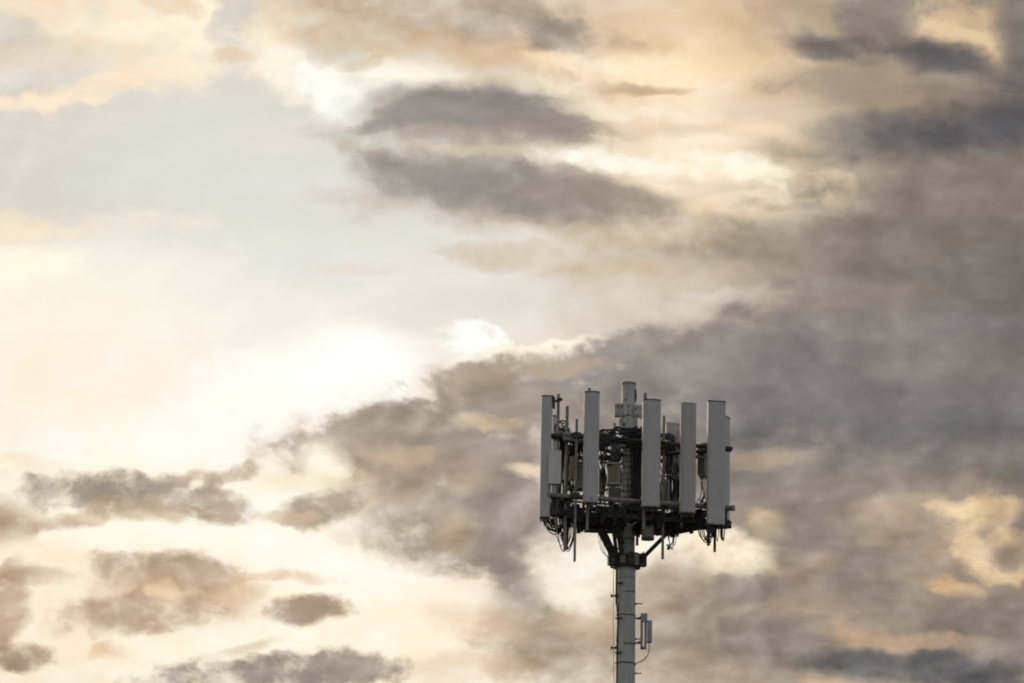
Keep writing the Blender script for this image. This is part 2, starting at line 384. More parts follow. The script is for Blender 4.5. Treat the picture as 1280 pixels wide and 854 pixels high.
# ------------------------------------------------------------------ materials
def mat(name, base, rough=.6, metal=0.0, var=.15, scale=6.0, streak=0.0, streak_col=(.05, .045, .04), bump=0.0):
    m = bpy.data.materials.new(name); m.use_nodes = True; t = m.node_tree; n = t.nodes
    b = n['Principled BSDF']
    tc = n.new('ShaderNodeTexCoord')
    no = n.new('ShaderNodeTexNoise'); no.inputs['Scale'].default_value = scale; no.inputs['Detail'].default_value = 6; no.inputs['Roughness'].default_value = .65
    t.links.new(tc.outputs['Object'], no.inputs['Vector'])
    mr = n.new('ShaderNodeMapRange'); mr.inputs['From Min'].default_value = .3; mr.inputs['From Max'].default_value = .7
    t.links.new(no.outputs['Fac'], mr.inputs['Value'])
    mx = n.new('ShaderNodeMix'); mx.data_type = 'RGBA'
    mx.inputs[6].default_value = tuple(c * (1 - var) for c in base) + (1,)
    mx.inputs[7].default_value = tuple(min(1, c * (1 + var)) for c in base) + (1,)
    t.links.new(mr.outputs[0], mx.inputs[0]); last = mx.outputs[2]
    if streak:
        mp = n.new('ShaderNodeMapping'); mp.inputs['Scale'].default_value = (14, 14, 1.1); t.links.new(tc.outputs['Object'], mp.inputs['Vector'])
        n2 = n.new('ShaderNodeTexNoise'); n2.inputs['Scale'].default_value = 1.0; n2.inputs['Detail'].default_value = 5
        t.links.new(mp.outputs[0], n2.inputs['Vector'])
        m2 = n.new('ShaderNodeMapRange'); m2.inputs['From Min'].default_value = .52; m2.inputs['From Max'].default_value = .75
        m2.inputs['To Max'].default_value = streak; t.links.new(n2.outputs['Fac'], m2.inputs['Value'])
        m3 = n.new('ShaderNodeMix'); m3.data_type = 'RGBA'; t.links.new(m2.outputs[0], m3.inputs[0])
        t.links.new(last, m3.inputs[6]); m3.inputs[7].default_value = streak_col + (1,); last = m3.outputs[2]
    t.links.new(last, b.inputs['Base Color'])
    rr = n.new('ShaderNodeMapRange'); rr.inputs['To Min'].default_value = max(0, rough - .12); rr.inputs['To Max'].default_value = min(1, rough + .12)
    t.links.new(no.outputs['Fac'], rr.inputs['Value']); t.links.new(rr.outputs[0], b.inputs['Roughness'])
    b.inputs['Metallic'].default_value = metal
    if bump:
        bp = n.new('ShaderNodeBump'); bp.inputs['Strength'].default_value = bump; bp.inputs['Distance'].default_value = .01
        t.links.new(no.outputs['Fac'], bp.inputs['Height']); t.links.new(bp.outputs[0], b.inputs['Normal'])
    return m
POLE = mat('pole_paint', (.52, .53, .49), .55, 0, .12, 3, .6, (.22, .19, .155), .15)
GALV = mat('galvanised_steel', (.28, .275, .26), .6, .2, .3, 18, .4, (.07, .06, .05))
DARK = mat('weathered_steel', (.085, .08, .072), .65, .3, .35, 14)
RADOME = mat('radome_grey', (.55, .535, .525), .5, 0, .05, 2.5, .18, (.24, .23, .21), .05)
RADOME_B = mat('radome_warm_grey', (.50, .48, .45), .55, 0, .06, 2.5, .2, (.2, .19, .17), .05)
CAP = mat('cap_plastic', (.15, .145, .14), .5, 0, .1, 9)
BOXL = mat('light_housing', (.70, .67, .65), .5, 0, .05, 4, .12, (.25, .22, .2))
BOXT = mat('tan_housing', (.30, .25, .17), .6, 0, .12, 8, .2)
BOXG = mat('grey_housing', (.40, .385, .35), .6, 0, .12, 8, .3)
BOXD = mat('dark_housing', (.17, .162, .15), .6, 0, .15, 8)
RUBB = mat('black_cable_jacket', (.02, .02, .022), .45, 0, .2, 20)
PALEC = mat('grey_cable_jacket', (.12, .12, .115), .5, 0, .2, 20)
YELL = mat('yellow_green_cable', (.17, .16, .045), .5, 0, .2, 10)
ROPE = mat('steel_wire', (.22, .16, .13), .5, .2, .2, 10)
BLUE = mat('blue_grey_paint', (.36, .41, .45), .5, 0, .1, 5)
GRND = mat('dry_grass', (.07, .075, .035), .95, 0, .4, .05)
CONC = mat('concrete', (.3, .29, .27), .9, 0, .15, 2)

# ------------------------------------------------------------------ mesh collector
class MB:
    def __init__(s): s.v = []; s.f = []; s.sm = []; s.cuts = []
    def cut(s): s.cuts.append((len(s.v), len(s.f))); return s
    def add(s, vs, fs, smooth=False):
        o = len(s.v); s.v += [tuple(x) for x in vs]
        for f in fs: s.f.append(tuple(i + o for i in f)); s.sm.append(smooth)
        return s
    def box(s, c, size, rz=0.0, rx=0.0, bev=0.0):
        m = Matrix.Translation(c) @ Matrix.Rotation(rz, 4, 'Z') @ Matrix.Rotation(rx, 4, 'X')
        x, y, z = (q / 2 for q in size); b = min(bev, x * .9, y * .9)
        if b > 0: prof = [(-x + b, -y), (x - b, -y), (x, -y + b), (x, y - b), (x - b, y), (-x + b, y), (-x, y - b), (-x, -y + b)]
        else: prof = [(-x, -y), (x, -y), (x, y), (-x, y)]
        n = len(prof)
        return s.add([m @ Vector((p[0], p[1], k)) for k in (-z, z) for p in prof],
                     [(i, (i + 1) % n, n + (i + 1) % n, n + i) for i in range(n)] + [tuple(range(n - 1, -1, -1)), tuple(range(n, 2 * n))])
    def prism(s, prof, z0, z1, m=Matrix.Identity(4), smooth=False):
        n = len(prof)
        s.add([m @ Vector((p[0], p[1], k)) for k in (z0, z1) for p in prof], [(i, (i + 1) % n, n + (i + 1) % n, n + i) for i in range(n)], smooth)
        return s.add([m @ Vector((p[0], p[1], k)) for k in (z0, z1) for p in prof], [tuple(range(n - 1, -1, -1)), tuple(range(n, 2 * n))])
    def tube(s, pts, r, n=8, caps=True, r2=None):
        pts = [Vector(p) for p in pts]; k = len(pts); vs = []
        up = Vector((.13, .21, .97)); prev = None
        for i, p in enumerate(pts):
            d = (pts[min(i + 1, k - 1)] - pts[max(i - 1, 0)]).normalized()
            a = d.cross(prev.cross(d) if prev else up)
            if a.length < 1e-4: a = d.cross(Vector((1, 0, 0)))
            a.normalize(); b = d.cross(a); prev = a if prev is None else a
            q = r if r2 is None else r + (r2 - r) * i / (k - 1)
            vs += [p + (a * math.cos(2 * math.pi * j / n) + b * math.sin(2 * math.pi * j / n)) * q for j in range(n)]
        s.add(vs, [(i * n + j, i * n + (j + 1) % n, (i + 1) * n + (j + 1) % n, (i + 1) * n + j) for i in range(k - 1) for j in range(n)], True)
        if caps:
            s.add(vs[:n], [tuple(range(n - 1, -1, -1))]); s.add(vs[-n:], [tuple(range(n))])
        return s
    def ring(s, c, r0, r1, z0, z1, n=32):
        vs = []
        for (r, z) in ((r0, z0), (r1, z0), (r1, z1), (r0, z1)):
            vs += [Vector(c) + Vector((r * math.cos(2 * math.pi * j / n), r * math.sin(2 * math.pi * j / n), z)) for j in range(n)]
        return s.add(vs, [(a * n + j, a * n + (j + 1) % n, ((a + 1) % 4) * n + (j + 1) % n, ((a + 1) % 4) * n + j) for a in range(4) for j in range(n)])
    def build(s, name, material, parent=None, origin=None, kind=None):
        me = bpy.data.meshes.new(name)
        o3 = Vector(origin) if origin is not None else Vector((0, 0, 0))
        me.from_pydata([tuple(Vector(v) - o3) for v in s.v], [], s.f)
        me.polygons.foreach_set('use_smooth', s.sm); me.materials.append(material); me.update()
        o = bpy.data.objects.new(name, me); C.objects.link(o)
        if parent is None: o.location = o3
        else:
            o.parent = parent
            w = parent_world(parent)
            o.location = o3 - w
        if kind: o['kind'] = kind
        return o
def build_each(mb, name, material, parent):
    """one object per piece; pieces were separated with cut()"""
    ends = mb.cuts + [(len(mb.v), len(mb.f))]; v0 = f0 = 0
    for v1, f1 in ends:
        if v1 > v0:
            q = MB(); q.v = mb.v[v0:v1]; q.f = [tuple(i - v0 for i in f) for f in mb.f[f0:f1]]; q.sm = mb.sm[f0:f1]
            c = sum((Vector(v) for v in q.v), Vector()) / len(q.v); q.build(name, material, parent, origin=c)
        v0, f0 = v1, f1
def parent_world(o):
    w = Vector(o.location)
    while o.parent: o = o.parent; w += Vector(o.location)
    return w
def thing(name, loc, label, cat, group=None):
    o = bpy.data.objects.new(name, None); C.objects.link(o); o.location = loc; o.empty_display_size = .1
    o['label'] = label; o['category'] = cat
    if group: o['group'] = group
    return o
def smooth_path(pts, n=5):
    pts = [Vector(p) for p in pts]; out = []
    q = [pts[0] * 2 - pts[1]] + pts + [pts[-1] * 2 - pts[-2]]
    for i in range(1, len(q) - 2):
        for k in range(n):
            t = k / n; a, b, c, d = q[i - 1], q[i], q[i + 1], q[i + 2]
            out.append(.5 * ((2 * b) + (c - a) * t + (2 * a - 5 * b + 4 * c - d) * t * t + (3 * b - a - 3 * c + d) * t ** 3))
    out.append(pts[-1]); return out

# ------------------------------------------------------------------ ground
MB().add([(-4000, -4000, 0), (4000, -4000, 0), (4000, 4000, 0), (-4000, 4000, 0)], [(0, 1, 2, 3)]).build('ground', GRND, kind='structure')
MB().box((0, 0, .1), (3, 3, .2), bev=.05).build('footing', CONC, kind='structure')

# ------------------------------------------------------------------ key heights (pole axis at x = y = 0)
def Z(py, x=0.0, y=0.0):
    """height on the vertical line through x, y that the photograph shows at row py"""
    lo, hi = 0.0, 60.0
    for _ in range(40):
        m = (lo + hi) / 2
        p = ROT.transposed() @ (Vector((x, y, m)) - CAM)
        if 427 - F * p.y / -p.z > py: lo = m
        else: hi = m
    return lo
AXX = P(785, 560, 0).x      # sideways place of the pole axis
def c_off(p): return Vector((p[0] + AXX, p[1], p[2]))
TRI = 4.0
A14 = R(14)
Lc = Vector((-1.66, -1.60)); Rc = Lc + TRI * Vector((math.cos(A14), math.sin(A14))); Bc = Lc + TRI * Vector((math.cos(A14 + R(60)), math.sin(A14 + R(60))))
for q in (Lc, Rc, Bc): q.x += AXX
T1 = Rc + (Bc - Rc) * .42; T2 = Lc + (Bc - Lc) * .50; POLY = [Lc, Rc, T1, T2]
z_low = P(692, 619, Lc.y).z; z_up = P(703, 544, Lc.y).z; z_flr = z_low - .33
def V3(q, z): return Vector((q.x, q.y, z))
X0 = AXX

# ------------------------------------------------------------------ the tower
tower = thing('cell_tower', (X0, 0, .2), 'tall pale grey steel monopole carrying a crowded platform of antennas against the clouds', 'tower')
z_col = Z(702)                                   # collar that the braces rise from
z_top = Z(481)
# pole: slightly tapered, three lengths
b = MB(); b.tube([(X0, 0, .2), (X0, 0, 12), (X0, 0, z_col - .05)], .36, 40, r2=.195); b.tube([(X0, 0, z_col - .05), (X0, 0, Z(640))], .175, 40); b.tube([(X0, 0, Z(640)), (X0, 0, z_top)], .152, 40)
pole = b.build('pole', POLE, tower)
MB().ring((X0, 0, 0), .05, .163, z_top - .01, z_top + .035, 40).build('rim', GALV, pole)
MB().ring((X0, 0, 0), .30, .60, .2, .25, 32).build('base_plate', GALV, tower)
# bands and weld seams round the pole
for py in (741, 770, 806, 830, 724, 675):
    z = Z(py); r = .195 + (z_col - z) * .0135 if py > 702 else .176
    w = MB()
    a0, a1 = ((-100, -20) if py in (741, 806) else (-175, -5))
    pts = [(X0 + (r + .004) * math.cos(R(a)), (r + .004) * math.sin(R(a)), z + .004 * math.sin(a * .1)) for a in range(a0, a1 + 1, 8)]
    w.tube(pts, .0085 if py != 724 else .003, 6).build('band', DARK, tower)
for k in range(9):
    z = Z(572 + k * 7.4); MB().ring((X0, 0, 0), .145, .160, z, z + .016, 32).build('strap', DARK, tower)
for py in (548, 553, 560, 566):
    z = Z(py); MB().ring((X0, 0, 0), .15, .166, z, z + .025, 32).build('strap', DARK, tower)
# head: bolted plates of an empty upper mount
zp = Z(514); ph = .285
for s_, dxp, dy in ((-1, -.195, -.10), (1, .235, -.12)):
    pl = MB().box((X0 + dxp, dy, zp - (.035 if s_ > 0 else 0)), (.20 if s_ < 0 else .235, .05, ph), R(8 * s_), bev=.004).build('mount_plate', POLE, tower)
    f = MB()
    for a in (-.075, -.01, .07):
        for c in (-.085, .085): f.cut().tube([(X0 + dxp + a, dy - .025, zp + c - (.035 if s_ > 0 else 0)), (X0 + dxp + a, dy - .05, zp + c - (.035 if s_ > 0 else 0))], .011, 6)
    build_each(f, 'bolt', DARK, pl)
MB().box((X0 - .02, -.155, zp), (.20, .03, .25), bev=.004).build('mount_plate', POLE, tower)
MB().box((X0 - .195, -.085, zp - .14), (.21, .11, .025)).build('mount_plate', GALV, tower)
MB().box((X0 + .0, -.13, Z(531)), (.40, .08, .21), 0, bev=.004).build('mount_plate', POLE, tower)
f = MB()
for px, py in ((781.5, 499.5), (785.5, 507.3), (785.5, 518.3), (795, 511), (773, 507.6), (777.5, 507.6), (779.7, 530.5), (776.5, 527), (797, 520), (801, 523)):
    p = P(px, py, -.175); f.cut().tube([p + Vector((0, .04, 0)), p - Vector((0, .012, 0))], .016 if (px, py) != (779.7, 530.5) else .034, 8)
build_each(f, 'bolt', DARK, tower)
pr = MB()
for k in range(7):                                # dented dark cover on the right shoulder of the pole top
    pr.tube([(X0 + .14, -.06 + .02 * k, Z(502)), (X0 + .16, -.06 + .02 * k, Z(495)), (X0 + .14, -.06 + .02 * k, Z(487))], .022, 8)
pr.build('cable_port', DARK, tower)
# collar with clamp boxes
cl = MB(); cl.ring((X0, 0, 0), .17, .245, z_col - .10, z_col + .10, 36); collar = cl.build('collar', DARK, tower)
MB().ring((X0, 0, 0), .19, .30, z_col - .145, z_col - .10, 36).build('collar_flange', DARK, tower)
for ang in (-136, -16, 104, -76, 164, 44, -105, -50):
    a = R(ang); rr_ = .34 if ang in (-136, -16, 104) else .27
    w = MB().box((X0 + rr_ * math.cos(a), rr_ * math.sin(a), z_col + .01), (.16, .13, .27 if ang != -105 else .22), a, bev=.01)
    w.build('clamp_block', GALV if ang in (-50, -105) else DARK, tower)
for sx, sy in ((-.34, -.14), (.36, -.10)):
    MB().box((X0 + sx, sy, z_col + .02), (.13, .1, .28), R(20), bev=.01).tube([(X0 + sx, sy, z_col - .15), (X0 + sx, sy, z_col + .2)], .018, 6).tube([(X0 + sx * .4, sy - .1, z_col - .11), (X0 + sx * 1.12, sy - .05, z_col - .11)], .022, 6).tube([(X0 + sx * .4, sy - .1, z_col + .1), (X0 + sx * 1.12, sy - .05, z_col + .1)], .022, 6).build('clamp_block', DARK, tower)
# three radial arms and three diagonal braces
cen = Vector((X0, 0))
for q in (Lc, Rc, (T1 + T2) / 2):
    d = (q - cen).normalized(); q2 = Vector((q.x, q.y))
    n = Vector((-d.y, d.x))
    w = MB()
    for sgn in (-1, 1):
        w.cut().box(((cen.x + q.x) / 2 + n.x * .07 * sgn, (cen.y + q.y) / 2 + n.y * .07 * sgn, z_flr - .02), ((q2 - cen).length, .03, .16), math.atan2(d.y, d.x))
    build_each(w, 'radial_arm', DARK, tower)
    w = MB(); p0 = Vector((X0 + d.x * .3, d.y * .3, z_col)); rb = 1.0 if q is Rc else .8; p1 = Vector((X0 + d.x * rb, d.y * rb, z_flr - .06))
    for sgn in (-1, 1):
        off = Vector((n.x, n.y, 0)) * .055 * sgn; w.tube([p0 + off, p1 + off], .026, 8)
    w.tube([p0, p1], .034, 8)
    w.build('brace', DARK, tower)
w = MB()
for (x0, y0, x1, y1, r_) in ((765, 697, 748, 664, .034), (771, 694, 766, 656, .045), (777, 692, 772, 655, .06)):
    w.tube([P(x0, y0, -.35), P(x1, y1, -.7)], r_, 8)
w.build('brace', DARK, tower)
# triangular rails, lower and upper, and the walkway frame
def face_y_(x): return Lc.y + (x - Lc.x) * math.tan(A14)
def rail(z, r, name, m, ext=.09, inset=0.0):
    cs = [q + (cen - q).normalized() * inset for q in POLY]
    for i in range(4):
        a, c = cs[i], cs[(i + 1) % 4]; d = (c - a).normalized()
        MB().tube([V3(a - d * ext, z), V3(c + d * ext, z)], r, 14).build(name, m, tower)
rail(z_low, .055, 'lower_rail', GALV)
rail(z_up, .045, 'upper_rail', DARK, .02)
MB().tube([P(704, 543.5, Lc.y), P(730, 545.5, face_y_(P(730, 545, -1.4).x))], .062, 12).tube([P(704, 548.5, Lc.y - .05), P(731, 551, face_y_(P(731, 545, -1.4).x) - .05)], .045, 12).build('rail_sleeve', GALV, tower)
rail(z_low - .09, .022, 'kick_rail', DARK, 0, .12)
for ins, dz in ((.16, 0), (.75, .01)):
    cs = [q + (cen - q).normalized() * ins for q in POLY]
    for i in range(4):
        a, c = cs[i], cs[(i + 1) % 4]; mid = (a + c) / 2; d = c - a
        MB().box((mid.x, mid.y, z_flr + dz), (d.length - .05, .04, .07), math.atan2(d.y, d.x)).build('floor_beam', DARK, tower)
# open grating of the walkway: bearing bars and cross rods, one part
g = MB()
cs = [q + (cen - q).normalized() * .2 for q in POLY]
def clip_line(y, c3):
    xs = []
    for i in range(4):
        a, c = c3[i], c3[(i + 1) % 4]
        if (a.y - y) * (c.y - y) < 0: xs.append(a.x + (c.x - a.x) * (y - a.y) / (c.y - a.y))
    return sorted(xs)
y = min(q.y for q in cs) + .03
while y < max(q.y for q in cs) - .03:
    xs = clip_line(y, cs)
    if len(xs) == 2 and xs[1] - xs[0] > .06:
        segs = [(xs[0], xs[1])]
        if abs(y) < .42:
            hw = math.sqrt(.42 ** 2 - y * y); segs = [(xs[0], X0 - hw), (X0 + hw, xs[1])]
        for s0, s1 in segs:
            if s1 - s0 > .05: g.box(((s0 + s1) / 2, y, z_flr + .08), (s1 - s0, .01, .03))
    y += .17
for k in range(24):
    x = X0 - 1.5 + k * .14; ys = [yy / 100 for yy in range(-160, 100, 4) if (lambda q: len(q) == 2 and q[0] < x < q[1])(clip_line(yy / 100, cs))]
    if len(ys) > 2 and abs(x - X0) > .42: g.box((x, (ys[0] + ys[-1]) / 2, z_flr + .06), (.01, ys[-1] - ys[0], .02))
g.build('grating', DARK, tower)
g = MB(); rnd = random.Random(3)
for k in range(26):
    a, c = [(Lc, Rc), (Rc, T1), (T2, Lc)][k % 3]; t_ = rnd.uniform(.05, .95); p = a + (c - a) * t_; p2 = p + (cen - p) * rnd.uniform(.25, .6)
    zz = z_flr + rnd.uniform(-.1, .05)
    g.cut().tube([V3(p, zz + rnd.uniform(0, .2)), V3(p2, zz)], rnd.choice((.02, .028, .035)), 6)
build_each(g, 'cross_strut', DARK, tower)
# face uprights between the rails
for a, c in ((Lc, Rc), (Rc, T1), (T2, Lc)):
    for t_ in (.03, .33, .64, .97):
        p = a + (c - a) * t_; p = p + (cen - p).normalized() * .08
        MB().box(V3(p, (z_flr + z_low) / 2), (.09, .07, z_low - z_flr + .12), bev=.01).build('upright', DARK, tower)
# support arms for the upper rail
for q in (Lc, Rc, T1, T2):
    d = (q - cen).normalized()
    MB().tube([Vector((X0 + d.x * .15, d.y * .15, z_up - .04)), V3(q, z_up - .02)], .045, 10).build('upper_arm', DARK, tower)
w = MB(); zr = Z(541); w.ring((X0, 0, 0), .15, .21, zr - .04, zr + .05, 32); w.build('upper_collar', DARK, tower)
# climbing pegs, alternately right and front left
for py in (755, 799, 842): 
    z = Z(py); MB().tube([(X0 + .18, -.03, z), (X0 + .335, -.05, z)], .012, 8).tube([(X0 + .325, -.05, z), (X0 + .345, -.05, z)], .02, 8).tube([(X0 + .19, -.03, z), (X0 + .235, -.035, z)], .022, 8).build('climbing_peg', DARK, tower)
for py in (688, 731, 775, 818):
    z = Z(py); MB().tube([(X0 - .13, -.13, z), (X0 - .105, -.30, z - .02)], .014, 8).tube([(X0 - .215, -.1, z + .01), (X0 - .13, -.2, z)], .02, 8).tube([(X0 - .10, -.29, z - .02), (X0 - .095, -.33, z - .02)], .024, 8).build('climbing_peg', DARK, tower)

for xa, xb, py, y_, r_ in ((704, 735, 577, -.9, .025), (748, 782, 556, -.7, .03), (749, 780, 578, -.55, .022), (755, 779, 612, -.6, .03), (824, 850, 562, -.1, .03), (866, 888, 557, -.75, .03), (866, 884, 571, -.6, .022), (825, 849, 595, -.1, .026), (696, 712, 557, -1.2, .028), (704, 730, 612, -.95, .03)):
    MB().tube([P(xa, py, y_), P(xb, py + (xb - xa) * .06, y_)], r_, 8).build('cross_arm', GALV, tower)
# ------------------------------------------------------------------ vertical mount pipes clamped to the rails
NF = Vector((math.sin(A14), -math.cos(A14)))      # outward normal of the front face
def face_y(x):                                     # depth of the front rail at x
    return Lc.y + (x - Lc.x) * math.tan(A14)
def front_y(px, out=0.0):
    y = -1.2
    for _ in range(6): y = face_y(P(px, 600, y).x) - out
    return y
PIPES = [(698.0, 493, 662, front_y(698, -.1), .034), (709.0, 508, 688, front_y(709, -.15), .036), (721.0, 524, 702, front_y(721, .12), .028),
         (736.6, 485.5, 663, front_y(737, .08), .034), (806.5, 491.5, 662, front_y(806, .06), .036), (797.8, 560, 682, .5, .03),
         (830.0, 520, 699, front_y(830, -.2), .030), (768.3, 529, 640, .6, .03), (886.8, 500.5, 682, front_y(886, .05), .036), (894.2, 560, 690, front_y(892, .1), .030),
         (853.0, 530, 660, front_y(853, -.1), .028), (861.6, 600, 664, .1, .018), (848, 600, 671, .3, .02), (839, 600, 672, .5, .02)]
for px, t0, t1, y, r_ in PIPES:
    top = P(px, t0, y); bot = Vector((top.x, y, Z(t1, top.x, y)))
    pp = MB().tube([bot, top], r_, 12).build('mount_pipe', GALV if t0 < 550 else DARK, tower)
    cl = MB()
    for zc_ in (z_low, z_up):
        if zc_ < top.z: cl.cut().box((top.x, y, zc_), (.15, .17, .12), A14, bev=.01).tube([(top.x - .09, y - .1, zc_ + .03), (top.x - .09, y + .12, zc_ + .03)], .01, 6).tube([(top.x + .09, y - .1, zc_ - .03), (top.x + .09, y + .12, zc_ - .03)], .01, 6)
    if cl.v: build_each(cl, 'clamp', DARK, pp)

# ------------------------------------------------------------------ panel antennas
def panel_profile(w, d, round_=.75, n=14):
    """flat back, bowed front towards -y"""
    pts = [(w / 2, d * .35), (w / 2 - .02, d / 2), (-w / 2 + .02, d / 2), (-w / 2, d * .35)]
    for i in range(n + 1):
        a = math.pi + math.pi * i / n
        pts.append((w / 2 * math.copysign(abs(math.cos(a)) ** round_, math.cos(a)), -d * .1 + d * .4 * -abs(math.sin(a)) ** round_))
    return pts[::-1] if False else pts
AG = 'tall panel antennas round the tower platform'
def antenna(px, t0, t1, y, w, d, yaw, label, m=RADOME, rnd_=.75, mark=False, tip=None, plugs=5, frame=True):
    top = P(px, t0, y); zb = Z(t1, top.x, y); h = top.z - zb
    t = thing('panel_antenna', (top.x, y, zb), label, 'antenna', AG)
    mm = Matrix.Translation((top.x, y, 0)) @ Matrix.Rotation(yaw, 4, 'Z')
    prof = panel_profile(w, d, rnd_)
    MB().prism(prof, zb + .03, top.z - .03, mm, True).build('radome', m, t)
    big = [(x * 1.035, yy * 1.05) for x, yy in prof]
    MB().prism(big, top.z - .03, top.z, mm).build('end_cap', CAP if m is RADOME else m, t)
    MB().prism(big, zb, zb + .03, mm).build('end_cap', CAP, t)
    if plugs:
        c = MB()
        for i in range(plugs):
            for j in (0, 1):
                p = mm @ Vector((-w * .38 + w * .76 * i / max(1, plugs - 1), -d * .12 + j * d * .35, 0))
                c.cut().tube([(p.x, p.y, zb + .005), (p.x, p.y, zb - .055 - .02 * ((i + j) % 2))], .014, 8)
        build_each(c, 'connector', CAP, t)
    br = MB()
    for zz in (zb + h * .12, zb + h * .88):
        p = mm @ Vector((0, d / 2, zz)); q = mm @ Vector((0, d / 2 + .14, zz))
        br.cut().box((p + q) / 2, (.10, .16, .05), yaw).box(q, (.18, .05, .11), yaw)
    if frame: build_each(br, 'bracket', DARK, t)
    if mark:
        c = MB(); p = mm @ Vector((.02, -d / 2 - .003, zb + .09)); c.box(p, (.075, .006, .018), yaw)
        c.build('maker_plate', CAP, t)
    return t, top, zb
ya = Lc.y + .25
aA = antenna(683.6, 495, 648, Lc.y + .0, .225, .15, R(-8), 'slim panel antenna at the far left edge of the platform, tilt bracket at its top')
aB = antenna(740.0, 490, 630, front_y(740, .28), .33, .19, R(4), 'bluish grey panel antenna left of the pole, maker mark at its foot', mark=True, rnd_=1.0)
aC = antenna(814.8, 500, 635, front_y(815, .26), .39, .19, R(6), 'wide panel antenna directly right of the pole, pipe stub at its top left', rnd_=.8)
aD = antenna(860.6, 504.5, 642.5, front_y(860, .24), .335, .20, R(8), 'warm grey round fronted panel antenna left of the right corner pair', RADOME_B, rnd_=1.0)
aE = antenna(895.6, 502, 657.5, front_y(895, .26), .385, .18, R(10), 'longest panel antenna, front of the pair at the right corner', rnd_=.5)
aF = antenna(906.6, 521, 656, .05, .33, .12, R(62), 'slim panel antenna half hidden behind the right corner antenna, seen edge on', rnd_=.6)
aG = antenna(841.0, 529.5, 618, 1.05, .32, .15, R(28), 'short set back panel antenna, its slanted top showing right of the wide antenna', RADOME_B, rnd_=.5)
aH = antenna(692.6, 520.5, 652, .1, .22, .12, R(-70), 'slim panel antenna tucked behind the far left antenna, its foot showing lower down', rnd_=.6)
aI = antenna(851.5, 540, 650, -.1, .30, .11, R(48), 'narrow brownish panel antenna sliver close behind the warm grey antenna', RADOME_B, rnd_=.6)
# tilt bracket and its hanging clamp at the top of the left antenna
w = MB(); yq = Lc.y
w.tube([P(688.5, 498, yq), P(691, 495.5, yq), P(693, 498.5, yq)], .035, 8).tube([P(692, 497, yq), P(692.3, 511, yq)], .035, 8, True, .028)
w.tube([P(690, 503, yq), P(703, 500, yq)], .022, 8).tube([P(696, 499, yq), P(703, 499, yq)], .03, 8).tube([P(688, 501, yq + .1), P(698, 501, yq)], .02, 8)
w.build('tilt_bracket', DARK, aA[0])
w = MB()
for x0, x1, yy, rr_ in ((904, 910.5, 560.5, .045), (906, 914, 563.5, .042), (904, 910, 566, .03)): w.tube([P(x0, yy, .1), P(x1, yy - 1, .1)], rr_, 10)
w.build('pipe_clamp', DARK, aF[0])
w = MB(); w.tube([P(885, 501, -.9), P(885, 512, -.9)], .02, 8).tube([P(883, 508.5, -.9), P(886, 508.5, -.9)], .02, 8); w.build('tilt_bracket', CAP, aE[0])

# ------------------------------------------------------------------ radio units and boxes
RG = 'radio units and equipment boxes among the antennas'
def radio(px, x0, x1, t0, t1, y, depth, yaw, m, label, name='remote_radio_unit', fins=0, ports=3, lip=False, cat='radio unit', handle=True):
    a = P(x0, (t0 + t1) / 2, y); b_ = P(x1, (t0 + t1) / 2, y); cx = (a.x + b_.x) / 2; w = abs(b_.x - a.x)
    zt = Z(t0, cx, y); zb = Z(t1, cx, y)
    t = thing(name, (cx, y, zb), label, cat, RG)
    wf = w / (abs(math.cos(yaw)) + depth / w * abs(math.sin(yaw)) if w else 1)
    mm = Matrix.Rotation(yaw, 3, 'Z')
    MB().box((cx, y, (zt + zb) / 2), (wf, depth, zt - zb), yaw, bev=.015).build('housing', m, t)
    if fins:
        c = MB()
        for i in range(fins):
            o = mm @ Vector((-wf / 2 + wf * (i + .5) / fins, -depth / 2 - .02, 0)); c.box((cx + o.x, y + o.y, (zt + zb) / 2), (.008, .04, (zt - zb) * .9), yaw)
        c.build('cooling_fins', m, t)
    if lip:
        c = MB()
        for zz, dz in ((zt - .02, .05), (zb + .02, .05)): c.cut().box((cx, y - .03, zz), (wf * 1.12, depth * 1.1, dz), yaw, bev=.01)
        build_each(c, 'cover_lip', m, t)
    if handle:
        c = MB(); o0 = mm @ Vector((-wf * .3, 0, 0)); o1 = mm @ Vector((wf * .3, 0, 0))
        c.tube([(cx + o0.x, y + o0.y, zt - .01), (cx + o0.x, y + o0.y, zt + .035), (cx + o1.x, y + o1.y, zt + .035), (cx + o1.x, y + o1.y, zt - .01)], .009, 6).build('handle', DARK, t)
    c = MB()
    for i in range(ports):
        o = mm @ Vector((-wf * .35 + wf * .7 * i / max(1, ports - 1), 0, 0)); c.cut().tube([(cx + o.x, y + o.y, zb + .01), (cx + o.x, y + o.y, zb - .06)], .016, 8)
    build_each(c, 'port', CAP, t)
    return t, cx, y, zb, wf
yF = front_y
r1 = radio(0, 685.8, 701.6, 564, 605.5, Lc.y - .2, .13, R(2), BOXL, 'pale grey flat box mounted low on the left antenna, brightest box on the tower', handle=False, ports=4)
r2 = radio(0, 711.3, 722.5, 571.5, 600, yF(717, -.1), .12, R(5), BOXT, 'small tan brown box left of the tall antenna, facing front')
r3 = radio(0, 720, 731.5, 582, 611, yF(726, -.2), .14, R(-8), BOXG, 'grey brown box partly hidden behind the tall antenna left of the pole', lip=True)
r4 = radio(0, 759, 775.5, 579.5, 607, yF(767, -.35), .16, R(4), BOXG, 'lipped grey box at the middle of the rack, left of the pole', lip=True, fins=0, ports=4)
MB().box((r4[1], r4[2] - .09, Z(593, r4[1], r4[2])), (r4[4] * .72, .02, .32), R(4), bev=.004).build('face_panel', BOXT, r4[0])
r5 = radio(0, 872.5, 885.5, 556, 595.5, yF(879, -.5), .16, R(-25), BOXG, 'finned upright grey box between the warm grey antenna and the right corner antenna', fins=5)
